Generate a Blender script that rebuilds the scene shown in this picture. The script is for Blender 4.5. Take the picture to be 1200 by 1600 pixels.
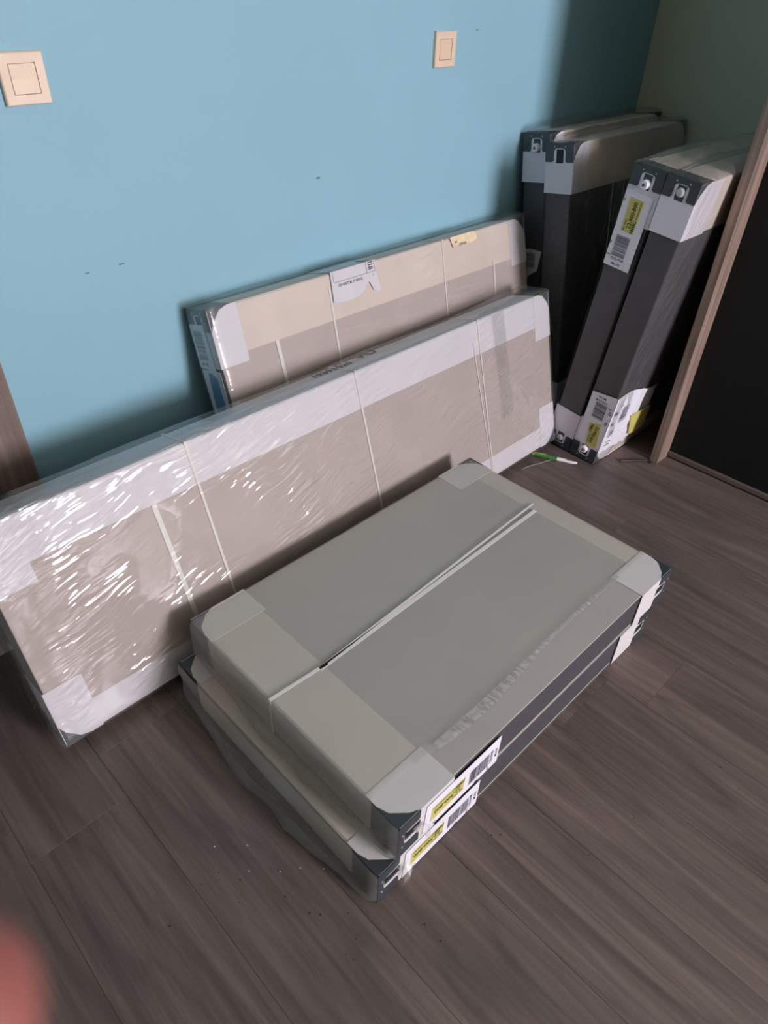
import bpy, bmesh, math, random
import numpy as np
from mathutils import Matrix, Vector

for o in list(bpy.data.objects):
    bpy.data.objects.remove(o)
scene = bpy.context.scene
COL = scene.collection
random.seed(7)

# ------------------------------------------------------------------ camera, world, light, exposure
CAM_ROT = Matrix(((0.7146239, 0.41738179, -0.56134225),
                  (-0.69892024, 0.46073226, -0.54702494),
                  (0.03031024, 0.78325056, 0.62096686)))
CAM_LOC = Vector((0.0, 0.0, 1.30))
cam_data = bpy.data.cameras.new('camera')
cam = bpy.data.objects.new('camera', cam_data)
COL.objects.link(cam)
cam.matrix_world = Matrix.Translation(CAM_LOC) @ CAM_ROT.to_4x4()
cam_data.sensor_fit = 'HORIZONTAL'
cam_data.sensor_width = 36.0
cam_data.lens = 36.0 * 1084.0 / 1200.0
cam_data.clip_start = 0.005
cam_data.dof.use_dof = True
cam_data.dof.focus_distance = 1.75
cam_data.dof.aperture_fstop = 8.0
scene.camera = cam

world = bpy.data.worlds.new('world')
scene.world = world
world.use_nodes = True
wb = world.node_tree.nodes['Background']
wb.inputs[0].default_value = (0.75, 0.86, 1.0, 1)
wb.inputs[1].default_value = 1.0

WIN = dict(x0=0.93, x1=1.91, z0=1.0, z1=2.25, y=-4.0)
ld = bpy.data.lights.new('window_daylight', 'AREA')
ld.shape = 'RECTANGLE'
ld.size = WIN['x1'] - WIN['x0']
ld.size_y = WIN['z1'] - WIN['z0']
ld.energy = 300
ld.color = (1.0, 0.955, 1.06)
lamp = bpy.data.objects.new('window_daylight', ld)
COL.objects.link(lamp)
lamp.location = ((WIN['x0'] + WIN['x1']) / 2, WIN['y'] - 0.22, (WIN['z0'] + WIN['z1']) / 2)
lamp.rotation_euler = (math.radians(90), 0, 0)      # -Z of the lamp looks along +Y, into the room

scene.view_settings.view_transform = 'Standard'
scene.view_settings.look = 'None'
scene.view_settings.gamma = 1.0
scene.view_settings.exposure = 0.0
scene.view_settings.use_curve_mapping = False
scene.cycles.caustics_reflective = False
scene.cycles.caustics_refractive = False
scene.cycles.transparent_max_bounces = 16
scene.cycles.max_bounces = 8

# ------------------------------------------------------------------ materials
def srgb(r, g, b):
    f = lambda c: (c / 255 / 12.92) if c / 255 <= 0.04045 else ((c / 255 + 0.055) / 1.055) ** 2.4
    return (f(r), f(g), f(b), 1.0)

class NT:
    def __init__(self, name):
        self.m = bpy.data.materials.new(name)
        self.m.use_nodes = True
        self.t = self.m.node_tree
        self.b = self.t.nodes['Principled BSDF']
        self.out = self.t.nodes['Material Output']
    def n(self, kind, **kw):
        nd = self.t.nodes.new(kind)
        for k, v in kw.items():
            setattr(nd, k, v)
        return nd
    def l(self, a, b):
        self.t.links.new(a, b)
    def coords(self, scale=(1, 1, 1), rot=(0, 0, 0), kind='Object', offset=None):
        tc = self.n('ShaderNodeTexCoord')
        mp = self.n('ShaderNodeMapping')
        mp.inputs['Scale'].default_value = scale
        mp.inputs['Rotation'].default_value = rot
        src = tc.outputs[kind]
        if offset is not None:
            ad = self.n('ShaderNodeVectorMath', operation='ADD')
            self.l(src, ad.inputs[0]); self.l(offset, ad.inputs[1]); src = ad.outputs[0]
        self.l(src, mp.inputs['Vector'])
        return mp.outputs['Vector']
    def noise(self, vec, scale, detail=3.0, rough=0.55, dist=0.0):
        nz = self.n('ShaderNodeTexNoise')
        nz.inputs['Scale'].default_value = scale
        nz.inputs['Detail'].default_value = detail
        nz.inputs['Roughness'].default_value = rough
        nz.inputs['Distortion'].default_value = dist
        if vec is not None: self.l(vec, nz.inputs['Vector'])
        return nz.outputs['Fac']
    def ramp(self, fac, stops):
        r = self.n('ShaderNodeValToRGB')
        els = r.color_ramp.elements
        while len(els) < len(stops): els.new(0.5)
        for e, (p, c) in zip(els, stops):
            e.position = p; e.color = c
        self.l(fac, r.inputs['Fac'])
        return r.outputs['Color']
    def mix(self, a, b, fac, mode='MIX'):
        mx = self.n('ShaderNodeMix', data_type='RGBA', blend_type=mode)
        for sock, v in ((mx.inputs[0], fac), (mx.inputs[6], a), (mx.inputs[7], b)):
            if hasattr(v, 'is_output'): self.l(v, sock)
            else: sock.default_value = v
        return mx.outputs[2]
    def bump(self, h, strength=0.3, dist=0.001, normal=None):
        bp = self.n('ShaderNodeBump')
        bp.inputs['Strength'].default_value = strength
        bp.inputs['Distance'].default_value = dist
        self.l(h, bp.inputs['Height'])
        if normal is not None: self.l(normal, bp.inputs['Normal'])
        return bp.outputs['Normal']

def simple(name, col, rough=0.6, spec=0.5, var=0.06, vscale=20.0, bump=0.0, metallic=0.0):
    k = NT(name)
    f = k.noise(k.coords(), vscale, 4)
    d = tuple(c * (1 - var) for c in col[:3]) + (1,)
    u = tuple(min(1, c * (1 + var)) for c in col[:3]) + (1,)
    k.l(k.ramp(f, [(0.3, d), (0.7, u)]), k.b.inputs['Base Color'])
    k.b.inputs['Roughness'].default_value = rough
    k.b.inputs['Specular IOR Level'].default_value = spec
    k.b.inputs['Metallic'].default_value = metallic
    if bump:
        k.l(k.bump(k.noise(k.coords(), vscale * 6, 3), bump, 0.001), k.b.inputs['Normal'])
    return k.m

def film_material(name, haze, gloss_rough, rot, across, along, dist, tint=(0.95, 0.95, 0.93, 1), cover=(0.42, 0.60), refl=1.0, cap=0.35, axis='Y_AXIS'):
    """thin clear wrapping film: see-through, a little milky, with patches of long glossy creases"""
    k = NT(name)
    v = k.coords((1, 1, 1))
    rt = k.n('ShaderNodeVectorRotate', rotation_type=axis)
    rt.inputs['Angle'].default_value = rot
    k.l(v, rt.inputs['Vector'])
    wob = k.n('ShaderNodeTexNoise'); wob.inputs['Scale'].default_value = 6.0; wob.inputs['Detail'].default_value = 1.0
    k.l(v, wob.inputs['Vector'])
    wv = k.n('ShaderNodeVectorMath', operation='MULTIPLY_ADD')
    wv.inputs[1].default_value = (0.06, 0.06, 0.06); k.l(wob.outputs['Color'], wv.inputs[0]); k.l(rt.outputs[0], wv.inputs[2])
    sc = k.n('ShaderNodeVectorMath', operation='MULTIPLY')
    sc.inputs[1].default_value = (along, across, across)
    k.l(wv.outputs[0], sc.inputs[0])
    h1 = k.noise(sc.outputs[0], 1.0, 1.5, 0.45, 0.2)
    patch = k.noise(v, 5.0, 2, 0.5, 0.3)
    pw = k.ramp(patch, [(cover[0], (0.10, 0.10, 0.10, 1)), (cover[1], (1, 1, 1, 1))])
    mk = k.n('ShaderNodeMath', operation='MULTIPLY'); k.l(h1, mk.inputs[0]); k.l(pw, mk.inputs[1])
    nrm = k.bump(mk.outputs[0], 1.0, dist)
    gl = k.n('ShaderNodeBsdfGlossy'); gl.inputs['Roughness'].default_value = gloss_rough
    gl.inputs['Color'].default_value = (1, 1, 1, 1); k.l(nrm, gl.inputs['Normal'])
    tr = k.n('ShaderNodeBsdfTransparent'); tr.inputs['Color'].default_value = tint
    df = k.n('ShaderNodeBsdfDiffuse'); df.inputs['Color'].default_value = (0.8, 0.8, 0.77, 1); k.l(nrm, df.inputs['Normal'])
    m1 = k.n('ShaderNodeMixShader'); m1.inputs[0].default_value = haze
    k.l(tr.outputs[0], m1.inputs[1]); k.l(df.outputs[0], m1.inputs[2])
    fr = k.n('ShaderNodeFresnel'); fr.inputs['IOR'].default_value = 1.5; k.l(nrm, fr.inputs['Normal'])
    fm = k.n('ShaderNodeMath', operation='MULTIPLY'); k.l(fr.outputs[0], fm.inputs[0]); fm.inputs[1].default_value = 1.5 * refl
    mn = k.n('ShaderNodeMath', operation='MINIMUM'); k.l(fm.outputs[0], mn.inputs[0]); mn.inputs[1].default_value = cap
    m2 = k.n('ShaderNodeMixShader'); k.l(mn.outputs[0], m2.inputs[0]); k.l(m1.outputs[0], m2.inputs[1]); k.l(gl.outputs[0], m2.inputs[2])
    k.l(m2.outputs[0], k.out.inputs['Surface'])
    return k.m

def plank_material():
    k = NT('laminate_floor')
    oi = k.n('ShaderNodeObjectInfo')
    mul = k.n('ShaderNodeVectorMath', operation='SCALE'); mul.inputs['Scale'].default_value = 37.0
    cmb = k.n('ShaderNodeCombineXYZ')
    for i in range(3): k.l(oi.outputs['Random'], cmb.inputs[i])
    k.l(cmb.outputs[0], mul.inputs[0])
    off = mul.outputs[0]
    # broad cathedral figure: stretched noise folded into rings
    fig = k.noise(k.coords((7.0, 1.15, 1), offset=off), 1.0, 2.0, 0.5, 0.6)
    rg = k.n('ShaderNodeMath', operation='MULTIPLY'); k.l(fig, rg.inputs[0]); rg.inputs[1].default_value = 9.0
    fr = k.n('ShaderNodeMath', operation='PINGPONG'); k.l(rg.outputs[0], fr.inputs[0]); fr.inputs[1].default_value = 1.0
    grain = k.noise(k.coords((42, 1.8, 1), offset=off), 1.0, 5, 0.6, 0.9)
    fine = k.noise(k.coords((210, 7.0, 1), offset=off), 1.0, 3, 0.6, 0.4)
    cloud = k.noise(k.coords((3.2, 1.3, 1), offset=off), 1.0, 2, 0.5)
    c1 = k.ramp(grain, [(0.25, srgb(88, 77, 73)), (0.52, srgb(106, 94, 90)), (0.78, srgb(124, 111, 106))])
    c2 = k.ramp(fr.outputs[0], [(0.0, (0.74, 0.73, 0.71, 1)), (0.35, (0.98, 0.98, 0.98, 1)), (1.0, (1.16, 1.14, 1.13, 1))])
    c = k.mix(c1, c2, 0.65, 'MULTIPLY')
    c3 = k.ramp(cloud, [(0.3, (0.80, 0.80, 0.78, 1)), (0.7, (1.14, 1.10, 1.10, 1))])
    c = k.mix(c, c3, 0.8, 'MULTIPLY')
    c4 = k.ramp(fine, [(0.30, (0.74, 0.72, 0.70, 1)), (0.48, (1, 1, 1, 1)), (0.62, (1, 1, 1, 1)), (0.76, (1.25, 1.23, 1.2, 1))])
    c = k.mix(c, c4, 0.55, 'MULTIPLY')
    tone = k.ramp(oi.outputs['Random'], [(0.0, (0.96, 0.96, 0.96, 1)), (1.0, (1.04, 1.035, 1.03, 1))])
    c = k.mix(c, tone, 1.0, 'MULTIPLY')
    k.l(c, k.b.inputs['Base Color'])
    rr = k.ramp(grain, [(0.3, (0.50,) * 3 + (1,)), (0.7, (0.40,) * 3 + (1,))])
    k.l(rr, k.b.inputs['Roughness'])
    k.b.inputs['Specular IOR Level'].default_value = 0.35
    k.l(k.bump(fine, 0.25, 0.0006), k.b.inputs['Normal'])
    return k.m

def wood_material(name, dark, mid, light, along='z'):
    k = NT(name)
    s = {'z': (60, 60, 2.0), 'y': (60, 2.0, 60)}[along]
    g = k.noise(k.coords(s), 1.0, 4, 0.6, 0.3)
    s2 = tuple(v * 0.22 for v in s)
    g2 = k.noise(k.coords(s2), 1.0, 3, 0.55, 0.9)
    c1 = k.ramp(g, [(0.3, dark), (0.55, mid), (0.78, light)])
    c2 = k.ramp(g2, [(0.33, (0.72, 0.70, 0.68, 1)), (0.6, (1.05, 1.04, 1.03, 1))])
    k.l(k.mix(c1, c2, 0.85, 'MULTIPLY'), k.b.inputs['Base Color'])
    k.b.inputs['Roughness'].default_value = 0.55
    k.l(k.bump(g, 0.2, 0.0006), k.b.inputs['Normal'])
    return k.m

def wall_material(name, col, rough=0.6, var=0.03):
    k = NT(name)
    v = k.coords()
    a = k.noise(v, 2.5, 4, 0.5)
    d = tuple(c * (1 - var) for c in col[:3]) + (1,)
    u = tuple(min(1, c * (1 + var)) for c in col[:3]) + (1,)
    k.l(k.ramp(a, [(0.3, d), (0.7, u)]), k.b.inputs['Base Color'])
    k.b.inputs['Roughness'].default_value = rough
    k.b.inputs['Specular IOR Level'].default_value = 0.3
    k.l(k.bump(k.noise(v, 180, 3, 0.6), 0.12, 0.001), k.b.inputs['Normal'])
    return k.m

M = dict(
    blue=wall_material('turquoise_paint', srgb(141, 182, 196)),
    grey=wall_material('grey_green_paint', srgb(196, 201, 176)),
    white=wall_material('white_paint', srgb(205, 205, 188)),
    low_bounce_wall=wall_material('low_bounce_taupe', srgb(150, 145, 132)),  # darkened so the unseen left wall throws back less light
    ceil=wall_material('ceiling_paint', srgb(226, 226, 210)),
    plank=plank_material(),
    sub=simple('floor_underlay', srgb(60, 54, 50), 0.9),
    post=wood_material('walnut_decor', srgb(104, 86, 75), srgb(146, 125, 112), srgb(178, 157, 144)),
    casing=wood_material('casing_decor', srgb(108, 92, 84), srgb(136, 118, 110), srgb(158, 140, 130)),
    rail=simple('rail_decor', srgb(104, 92, 84), 0.5),
    black=simple('black_panel', srgb(25, 27, 26), 0.5, 0.25),
    door=simple('shade_toned_door', srgb(50, 46, 42), 0.6),  # leaf toned dark to stand for the shade in the doorway
    plate=simple('ivory_plastic', srgb(226, 201, 176), 0.35, 0.5, 0.03),
    rocker=simple('ivory_rocker', srgb(222, 197, 168), 0.35, 0.5, 0.04),
    taupe=simple('taupe_card', srgb(190, 174, 170), 0.75, 0.25, 0.04, 6, 0.06),
    grey_card=simple('grey_card', srgb(175, 167, 163), 0.75, 0.25, 0.04, 6, 0.06),
    cream=simple('cream_card', srgb(226, 209, 199), 0.8, 0.2, 0.05, 8, 0.08),
    pale=simple('pale_card', srgb(226, 220, 228), 0.7, 0.25, 0.03, 8, 0.05),
    pale_grey=simple('pale_grey_card', srgb(208, 202, 201), 0.7, 0.25, 0.03, 8, 0.05),
    cream_grey=simple('cream_grey_card', srgb(204, 191, 183), 0.8, 0.2, 0.04, 8, 0.08),
    charcoal=simple('charcoal_wrap', srgb(74, 72, 76), 0.42, 0.45, 0.10, 15, 0.10),
    cap=simple('charcoal_plastic', srgb(58, 63, 68), 0.35, 0.5, 0.05),
    dark=simple('dark_socket', srgb(20, 22, 22), 0.6),
    paper=simple('label_paper', srgb(226, 222, 230), 0.6, 0.3, 0.02),
    oldpaper=simple('brown_label_paper', srgb(228, 206, 172), 0.7, 0.3, 0.08, 60),
    yellow=simple('yellow_label', srgb(198, 188, 108), 0.6, 0.3, 0.05, 40),
    ink=simple('black_ink', srgb(40, 38, 42), 0.7, 0.2),
    inkgrey=simple('grey_ink', srgb(96, 95, 100), 0.7, 0.2),
    inkblue=simple('blue_ink', srgb(62, 128, 176), 0.6, 0.3, 0.08, 40),
    strap=simple('white_strap', srgb(232, 226, 222), 0.45, 0.4, 0.02),
    plug=simple('white_plug', srgb(232, 228, 230), 0.3, 0.5, 0.02),
    foil=simple('foil', srgb(190, 190, 190), 0.3, 0.5, 0.2, 120, 0.8),
    steel=simple('steel_screw', srgb(170, 170, 175), 0.3, 0.5, 0.05),
    green=simple('green_pen', srgb(66, 132, 58), 0.25, 0.5, 0.04),
    lime=simple('lime_pen', srgb(150, 190, 80), 0.3, 0.5, 0.04),
    penwhite=simple('white_pen', srgb(238, 236, 232), 0.3, 0.5, 0.02),
    penred=simple('dark_red_slot', srgb(92, 34, 36), 0.4),
    iron=simple('black_iron', srgb(48, 38, 36), 0.55, 0.3, 0.1, 60),
    crumb=simple('crumb', srgb(40, 34, 30), 0.9),
    crumbw=simple('crumb_white', srgb(215, 212, 205), 0.8),
    scuff=simple('scuff', srgb(84, 120, 126), 0.8),
    winframe=simple('window_frame_white', srgb(225, 225, 222), 0.4),
)
M['film_b'] = film_material('film_wrinkled', 0.06, 0.06, math.radians(13), 84.0, 7.5, 0.0078, cover=(0.40, 0.58), refl=1.4, cap=0.17)
M['film_a'] = film_material('film_soft', 0.07, 0.14, math.radians(3), 60.0, 4.0, 0.0034, cover=(0.40, 0.6), cap=0.13)
M['film_s'] = film_material('film_dusty', 0.20, 0.35, math.radians(25), 26.0, 3.0, 0.0025, (0.94, 0.945, 0.90, 1), refl=0.4, cap=0.10)
M['film_c'] = film_material('film_dark', 0.05, 0.13, math.radians(70), 48.0, 16.0, 0.0080, refl=1.1, cap=0.3)
M['film_tape'] = film_material('film_tape', 0.10, 0.08, 0.2, 60.0, 30.0, 0.005, (0.98, 0.98, 0.98, 1), refl=1.5, cap=0.3)
M['film_fold'] = film_material('film_fold', 0.22, 0.10, 0.3, 90.0, 40.0, 0.006, (0.94, 0.94, 0.92, 1), cap=0.3)

# ------------------------------------------------------------------ mesh helpers
def tag(o, label=None, cat=None, group=None, kind=None):
    for k, v in (('label', label), ('category', cat), ('group', group), ('kind', kind)):
        if v: o[k] = v
    return o

def obj(name, bm, mat, parent=None, smooth=False, recalc=True):
    if recalc: bmesh.ops.recalc_face_normals(bm, faces=bm.faces[:])
    me = bpy.data.meshes.new(name)
    bm.to_mesh(me); bm.free()
    for m in (mat if isinstance(mat, (list, tuple)) else [mat]): me.materials.append(m)
    if smooth:
        for p in me.polygons: p.use_smooth = True
    o = bpy.data.objects.new(name, me)
    COL.objects.link(o)
    if parent is not None: o.parent = parent
    return o

def empty(name, mat4):
    o = bpy.data.objects.new(name, None)
    o.empty_display_size = 0.05
    COL.objects.link(o)
    o.matrix_world = mat4
    return o

def add_box(bm, x0, x1, y0, y1, z0, z1, bevel=0.0, seg=2):
    n0 = len(bm.verts)
    vs = [bm.verts.new(p) for p in ((x0, y0, z0), (x1, y0, z0), (x1, y1, z0), (x0, y1, z0),
                                    (x0, y0, z1), (x1, y0, z1), (x1, y1, z1), (x0, y1, z1))]
    fs = [bm.faces.new([vs[i] for i in q]) for q in
          ((0, 3, 2, 1), (4, 5, 6, 7), (0, 1, 5, 4), (1, 2, 6, 5), (2, 3, 7, 6), (3, 0, 4, 7))]
    if bevel:
        es = {e for f in fs for e in f.edges}
        bmesh.ops.bevel(bm, geom=list(es), offset=bevel, segments=seg, affect='EDGES', profile=0.5)
    return fs

def add_prism(bm, poly, f, a, b):
    """poly: 2D points; f(u, v, w) -> xyz; extruded from w=a to w=b"""
    lo = [bm.verts.new(f(u, v, a)) for u, v in poly]
    hi = [bm.verts.new(f(u, v, b)) for u, v in poly]
    n = len(poly)
    bm.faces.new(lo[::-1]); bm.faces.new(hi)
    for i in range(n):
        j = (i + 1) % n
        bm.faces.new((lo[i], lo[j], hi[j], hi[i]))

def add_tube(bm, pts, r, seg=8, cap=True):
    pts = [Vector(p) for p in pts]
    rs = r if isinstance(r, (list, tuple)) else [r] * len(pts)
    rings = []
    for i, p in enumerate(pts):
        d = (pts[min(i + 1, len(pts) - 1)] - pts[max(i - 1, 0)]).normalized()
        up = Vector((0, 0, 1)) if abs(d.z) < 0.9 else Vector((1, 0, 0))
        a = d.cross(up).normalized(); b = a.cross(d)
        rings.append([bm.verts.new(p + rs[i] * (math.cos(t) * a + math.sin(t) * b))
                      for t in (2 * math.pi * k / seg for k in range(seg))])
    for i in range(len(rings) - 1):
        for k in range(seg):
            j = (k + 1) % seg
            bm.faces.new((rings[i][k], rings[i][j], rings[i + 1][j], rings[i + 1][k]))
    if cap:
        bm.faces.new(rings[0][::-1]); bm.faces.new(rings[-1])

# value noise on numpy arrays
_rng = np.random.default_rng(11)
_LAT = _rng.random((64, 64, 64))
def vnoise(p):
    i = np.floor(p).astype(int); f = p - i; f = f * f * (3 - 2 * f)
    r = 0
    for dx in (0, 1):
        for dy in (0, 1):
            for dz in (0, 1):
                w = (f[:, 0] if dx else 1 - f[:, 0]) * (f[:, 1] if dy else 1 - f[:, 1]) * (f[:, 2] if dz else 1 - f[:, 2])
                r = r + w * _LAT[(i[:, 0] + dx) % 64, (i[:, 1] + dy) % 64, (i[:, 2] + dz) % 64]
    return r

# ------------------------------------------------------------------ the room
YW, XR, XL, YF, ZC = 1.44, 2.73, -3.4, -4.0, 2.5
def struct(name, bm, mat, parent=None):
    o = obj(name, bm, mat, parent)
    if parent is None: o['kind'] = 'structure'
    return o

bm = bmesh.new(); add_box(bm, XL, XR, YF, YW + 0.12, -0.10, -0.008)
floor = struct('floor', bm, M['sub'])
PW, PL = 0.19, 1.26
plank_mesh = None
k0 = math.floor((XL - 0.932) / PW)
col = 0
x = 0.932 + k0 * PW
starts = {0: 0.342, 1: 0.243, -1: -0.40, -2: -0.28, -3: -0.36, -4: -0.30, -5: -0.42, -6: -0.34, 2: -0.31, 3: 0.62}
while x < XR:
    i = round((x - 0.932) / PW)
    y0 = starts.get(i, (random.random() * PL))
    y = y0 - PL * math.ceil((y0 - YF) / PL)
    while y < YW + 0.1:
        xa, xb, ya, yb = max(x, XL), min(x + PW, XR), max(y, YF), min(y + PL, YW + 0.1)
        if xb - xa > 0.02 and yb - ya > 0.02:
            full = abs(xb - xa - PW) < 1e-6 and abs(yb - ya - PL) < 1e-6
            if full and plank_mesh is not None:
                p = bpy.data.objects.new('plank', plank_mesh); COL.objects.link(p); p.parent = floor
            else:
                b2 = bmesh.new(); w, l = xb - xa, yb - ya
                add_box(b2, 0.0002, w - 0.0002, 0.0002, l - 0.0002, -0.008, 0.0, 0.0005, 1)
                p = obj('plank', b2, M['plank'], floor)
                if full: plank_mesh = p.data
            p.location = (xa, ya, 0)
        y += PL
    x += PW

DX0, DX1 = -0.58, 0.285          # door opening in the blue wall
bm = bmesh.new()
add_box(bm, DX1, XR + 0.1, YW, YW + 0.12, -0.02, ZC)
add_box(bm, XL - 0.1, DX0, YW, YW + 0.12, -0.02, ZC)
add_box(bm, DX0, DX1, YW, YW + 0.12, 2.05, ZC)
wall_back = struct('wall_back', bm, M['blue'])
bm = bmesh.new(); add_box(bm, XR, XR + 0.1, YF - 0.1, YW, -0.02, ZC)
struct('wall_right', bm, M['grey'])
bm = bmesh.new(); add_box(bm, XL - 0.1, XL, YF - 0.1, YW, -0.02, ZC)
struct('wall_left', bm, M['low_bounce_wall'])  # out of view; set back and darkened to weaken bounce from this side
bm = bmesh.new(); add_box(bm, XL, XR, YF - 0.1, YW, ZC, ZC + 0.1)
struct('ceiling', bm, M['ceil'])
bm = bmesh.new()
add_box(bm, XL, WIN['x0'], YF - 0.1, YF, -0.02, ZC)
add_box(bm, WIN['x1'], XR, YF - 0.1, YF, -0.02, ZC)
add_box(bm, WIN['x0'], WIN['x1'], YF - 0.1, YF, -0.02, WIN['z0'])
add_box(bm, WIN['x0'], WIN['x1'], YF - 0.1, YF, WIN['z1'], ZC)
struct('wall_front', bm, M['white'])
bm = bmesh.new()
fw = 0.05
add_box(bm, WIN['x0'], WIN['x1'], YF - 0.08, YF - 0.03, WIN['z0'], WIN['z0'] + fw)
add_box(bm, WIN['x0'], WIN['x1'], YF - 0.08, YF - 0.03, WIN['z1'] - fw, WIN['z1'])
add_box(bm, WIN['x0'], WIN['x0'] + fw, YF - 0.08, YF - 0.03, WIN['z0'] + fw, WIN['z1'] - fw)
add_box(bm, WIN['x1'] - fw, WIN['x1'], YF - 0.08, YF - 0.03, WIN['z0'] + fw, WIN['z1'] - fw)
struct('window_1', bm, M['winframe'])

bm = bmesh.new(); add_box(bm, DX0 + 0.005, DX1 - 0.005, YW + 0.05, YW + 0.09, 0.004, 2.045)
door = struct('door_1', bm, M['door'])
bm = bmesh.new(); add_tube(bm, [(DX0 + 0.08, YW + 0.05, 1.03), (DX0 + 0.08, YW + 0.0, 1.03), (DX0 + 0.19, YW + 0.0, 1.03)], 0.009)
obj('door_handle', bm, M['steel'], door)
bm = bmesh.new(); add_box(bm, 0.272, 0.354, YW - 0.014, YW + 0.004, 0.0, 2.12, 0.002)
struct('trim_1', bm, M['casing'])
bm = bmesh.new(); add_box(bm, DX0 - 0.07, DX0 + 0.012, YW - 0.014, YW + 0.004, 0.0, 2.12, 0.002)
struct('trim_2', bm, M['casing'])
bm = bmesh.new(); add_box(bm, DX0 + 0.012, 0.272, YW - 0.014, YW + 0.004, 2.04, 2.12, 0.002)
struct('trim_3', bm, M['casing'])

for (sx, sz, w) in ((1.197, 0.875, 0.010), (0.573, 0.778, 0.006), (0.65, 0.78, 0.008), (1.765, 1.165, 0.007)):
    bm = bmesh.new()
    pts = [(w * random.uniform(0.6, 1.1) * math.cos(a), 0.3 * w * random.uniform(0.5, 1.2) * math.sin(a)) for a in np.linspace(0, 6.28, 9)[:-1]]
    add_prism(bm, pts, lambda u, v, ww, sx=sx, sz=sz: (sx + u, YW - ww, sz + v), -0.001, 0.0003)
    obj('scuff_mark', bm, M['scuff'], wall_back)

# ------------------------------------------------------------------ wardrobe with sliding doors
WX, WYT, WYB = 2.042, 0.741, -1.55
wr = empty('wardrobe', Matrix.Translation((WX, WYB, 0)))
tag(wr, 'built-in wardrobe with walnut side panel and black sliding doors', 'wardrobe')
def wpart(name, box, mat, bev=0.001):
    b = bmesh.new(); x0, x1, y0, y1, z0, z1 = box
    add_box(b, x0 - WX, x1 - WX, y0 - WYB, y1 - WYB, z0, z1, bev, 1)
    return obj(name, b, M[mat], wr)
wpart('side_panel', (WX, XR - 0.002, WYT - 0.028, WYT, 0.0, 2.40), 'post')
wpart('side_panel', (WX, XR - 0.002, WYB, WYB + 0.028, 0.0, 2.40), 'post')
wpart('top_panel', (WX, XR - 0.002, WYB + 0.028, WYT - 0.028, 2.372, 2.40), 'post')
wpart('back_panel', (XR - 0.012, XR - 0.003, WYB + 0.028, WYT - 0.028, 0.02, 2.372), 'rail')
wpart('bottom_rail', (2.106, 2.19, WYB + 0.028, WYT - 0.029, 0.006, 0.022), 'rail')
wpart('gap_shade_strip', (2.118, 2.19, WYB + 0.028, WYT - 0.029, 0.0, 0.006), 'dark')  # near-black strip added for the shaded gap under the rail
wpart('sliding_door', (2.116, 2.136, -0.44, WYT - 0.029, 0.023, 2.368), 'black')
wpart('sliding_door', (2.146, 2.166, WYB + 0.029, -0.38, 0.023, 2.368), 'black')

# ------------------------------------------------------------------ light switches
def light_switch(cx, cz, label):
    r = empty('light_switch', Matrix.Translation((cx, YW, cz)))
    tag(r, label, 'switch')
    b = bmesh.new()
    def ring(s, y):
        return [b.verts.new((u, y, v)) for u, v in ((-s, -s), (s, -s), (s, s), (-s, s))]
    h, q = 0.0395, 0.0235
    R = [ring(h, 0.0), ring(h, -0.0085), ring(h - 0.002, -0.0105), ring(q, -0.0102), ring(q, -0.003)]
    b.faces.new(R[0])
    for a, c in zip(R, R[1:]):
        for i in range(4):
            b.faces.new((a[i], a[(i + 1) % 4], c[(i + 1) % 4], c[i]))
    b.faces.new(R[-1])
    obj('switch_plate', b, M['plate'], r)
    b = bmesh.new(); s = 0.0222
    prof = [(-0.0106, -s), (-0.0098, 0.0), (-0.0096, s), (-0.002, s), (-0.002, -s)]
    add_prism(b, prof, lambda y, z, x: (x, y, z), -s, s)
    obj('switch_rocker', b, M['rocker'], r)
    return r
light_switch(0.540, 1.1235, 'ivory light switch with smudged rocker nearest the wooden door casing')
light_switch(1.6315, 1.1265, 'clean ivory light switch on blue wall above the leaning radiators')

# ------------------------------------------------------------------ wrapped radiators
FONT = None
def text_mesh(s, size):
    cu = bpy.data.curves.new('t', 'FONT')
    cu.body = s; cu.size = size; cu.resolution_u = 2
    cu.offset = size * 0.018
    cu.align_x = 'CENTER'; cu.align_y = 'CENTER'
    ob = bpy.data.objects.new('t', cu); COL.objects.link(ob)
    dg = bpy.context.evaluated_depsgraph_get()
    me = bpy.data.meshes.new_from_object(ob.evaluated_get(dg))
    bpy.data.objects.remove(ob); bpy.data.curves.remove(cu)
    return me

def place(face, L):
    """(right, up, out) on a face of the pack -> local xyz; e: end x=0, f: front y=0, t: top"""
    if face == 'e': return lambda y, z, o: (-o, y, z)
    if face == 'f': return lambda x, z, o: (x, -o, z)
    return lambda x, y, o: (x, y, L['h'] + o)

def lettering(parent, P, face, items, out, mat='ink', name='lettering'):
    """items: (text, u, v, size, rot degrees, width factor); one object per line of print"""
    pl = place(face, P)
    sgn = -1 if face == 'e' else 1
    for it in items:
        s, u, v, size, rot = it[:5]
        wf = it[5] if len(it) > 5 else 1.0
        me = text_mesh(s, size)
        b = bmesh.new()
        c, sn = math.cos(math.radians(rot)), math.sin(math.radians(rot))
        vs = []
        for w in me.vertices:
            gx, gy = w.co.x * wf, w.co.y
            vs.append(b.verts.new(pl(u + sgn * (gx * c - gy * sn), v + gx * sn + gy * c, out)))
        for p in me.polygons:
            try: b.faces.new([vs[i] for i in p.vertices])
            except ValueError: pass
        bpy.data.meshes.remove(me)
        obj(name, b, M[mat], parent, recalc=False)

def sheet(parent, P, face, poly, out, mat, name='label', thick=0.0004):
    b = bmesh.new(); pl = place(face, P)
    add_prism(b, poly, lambda u, v, w: pl(u, v, w), out - thick, out)
    return obj(name, b, M[mat], parent)

def rect(u0, u1, v0, v1): return [(u0, v0), (u1, v0), (u1, v1), (u0, v1)]

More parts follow.
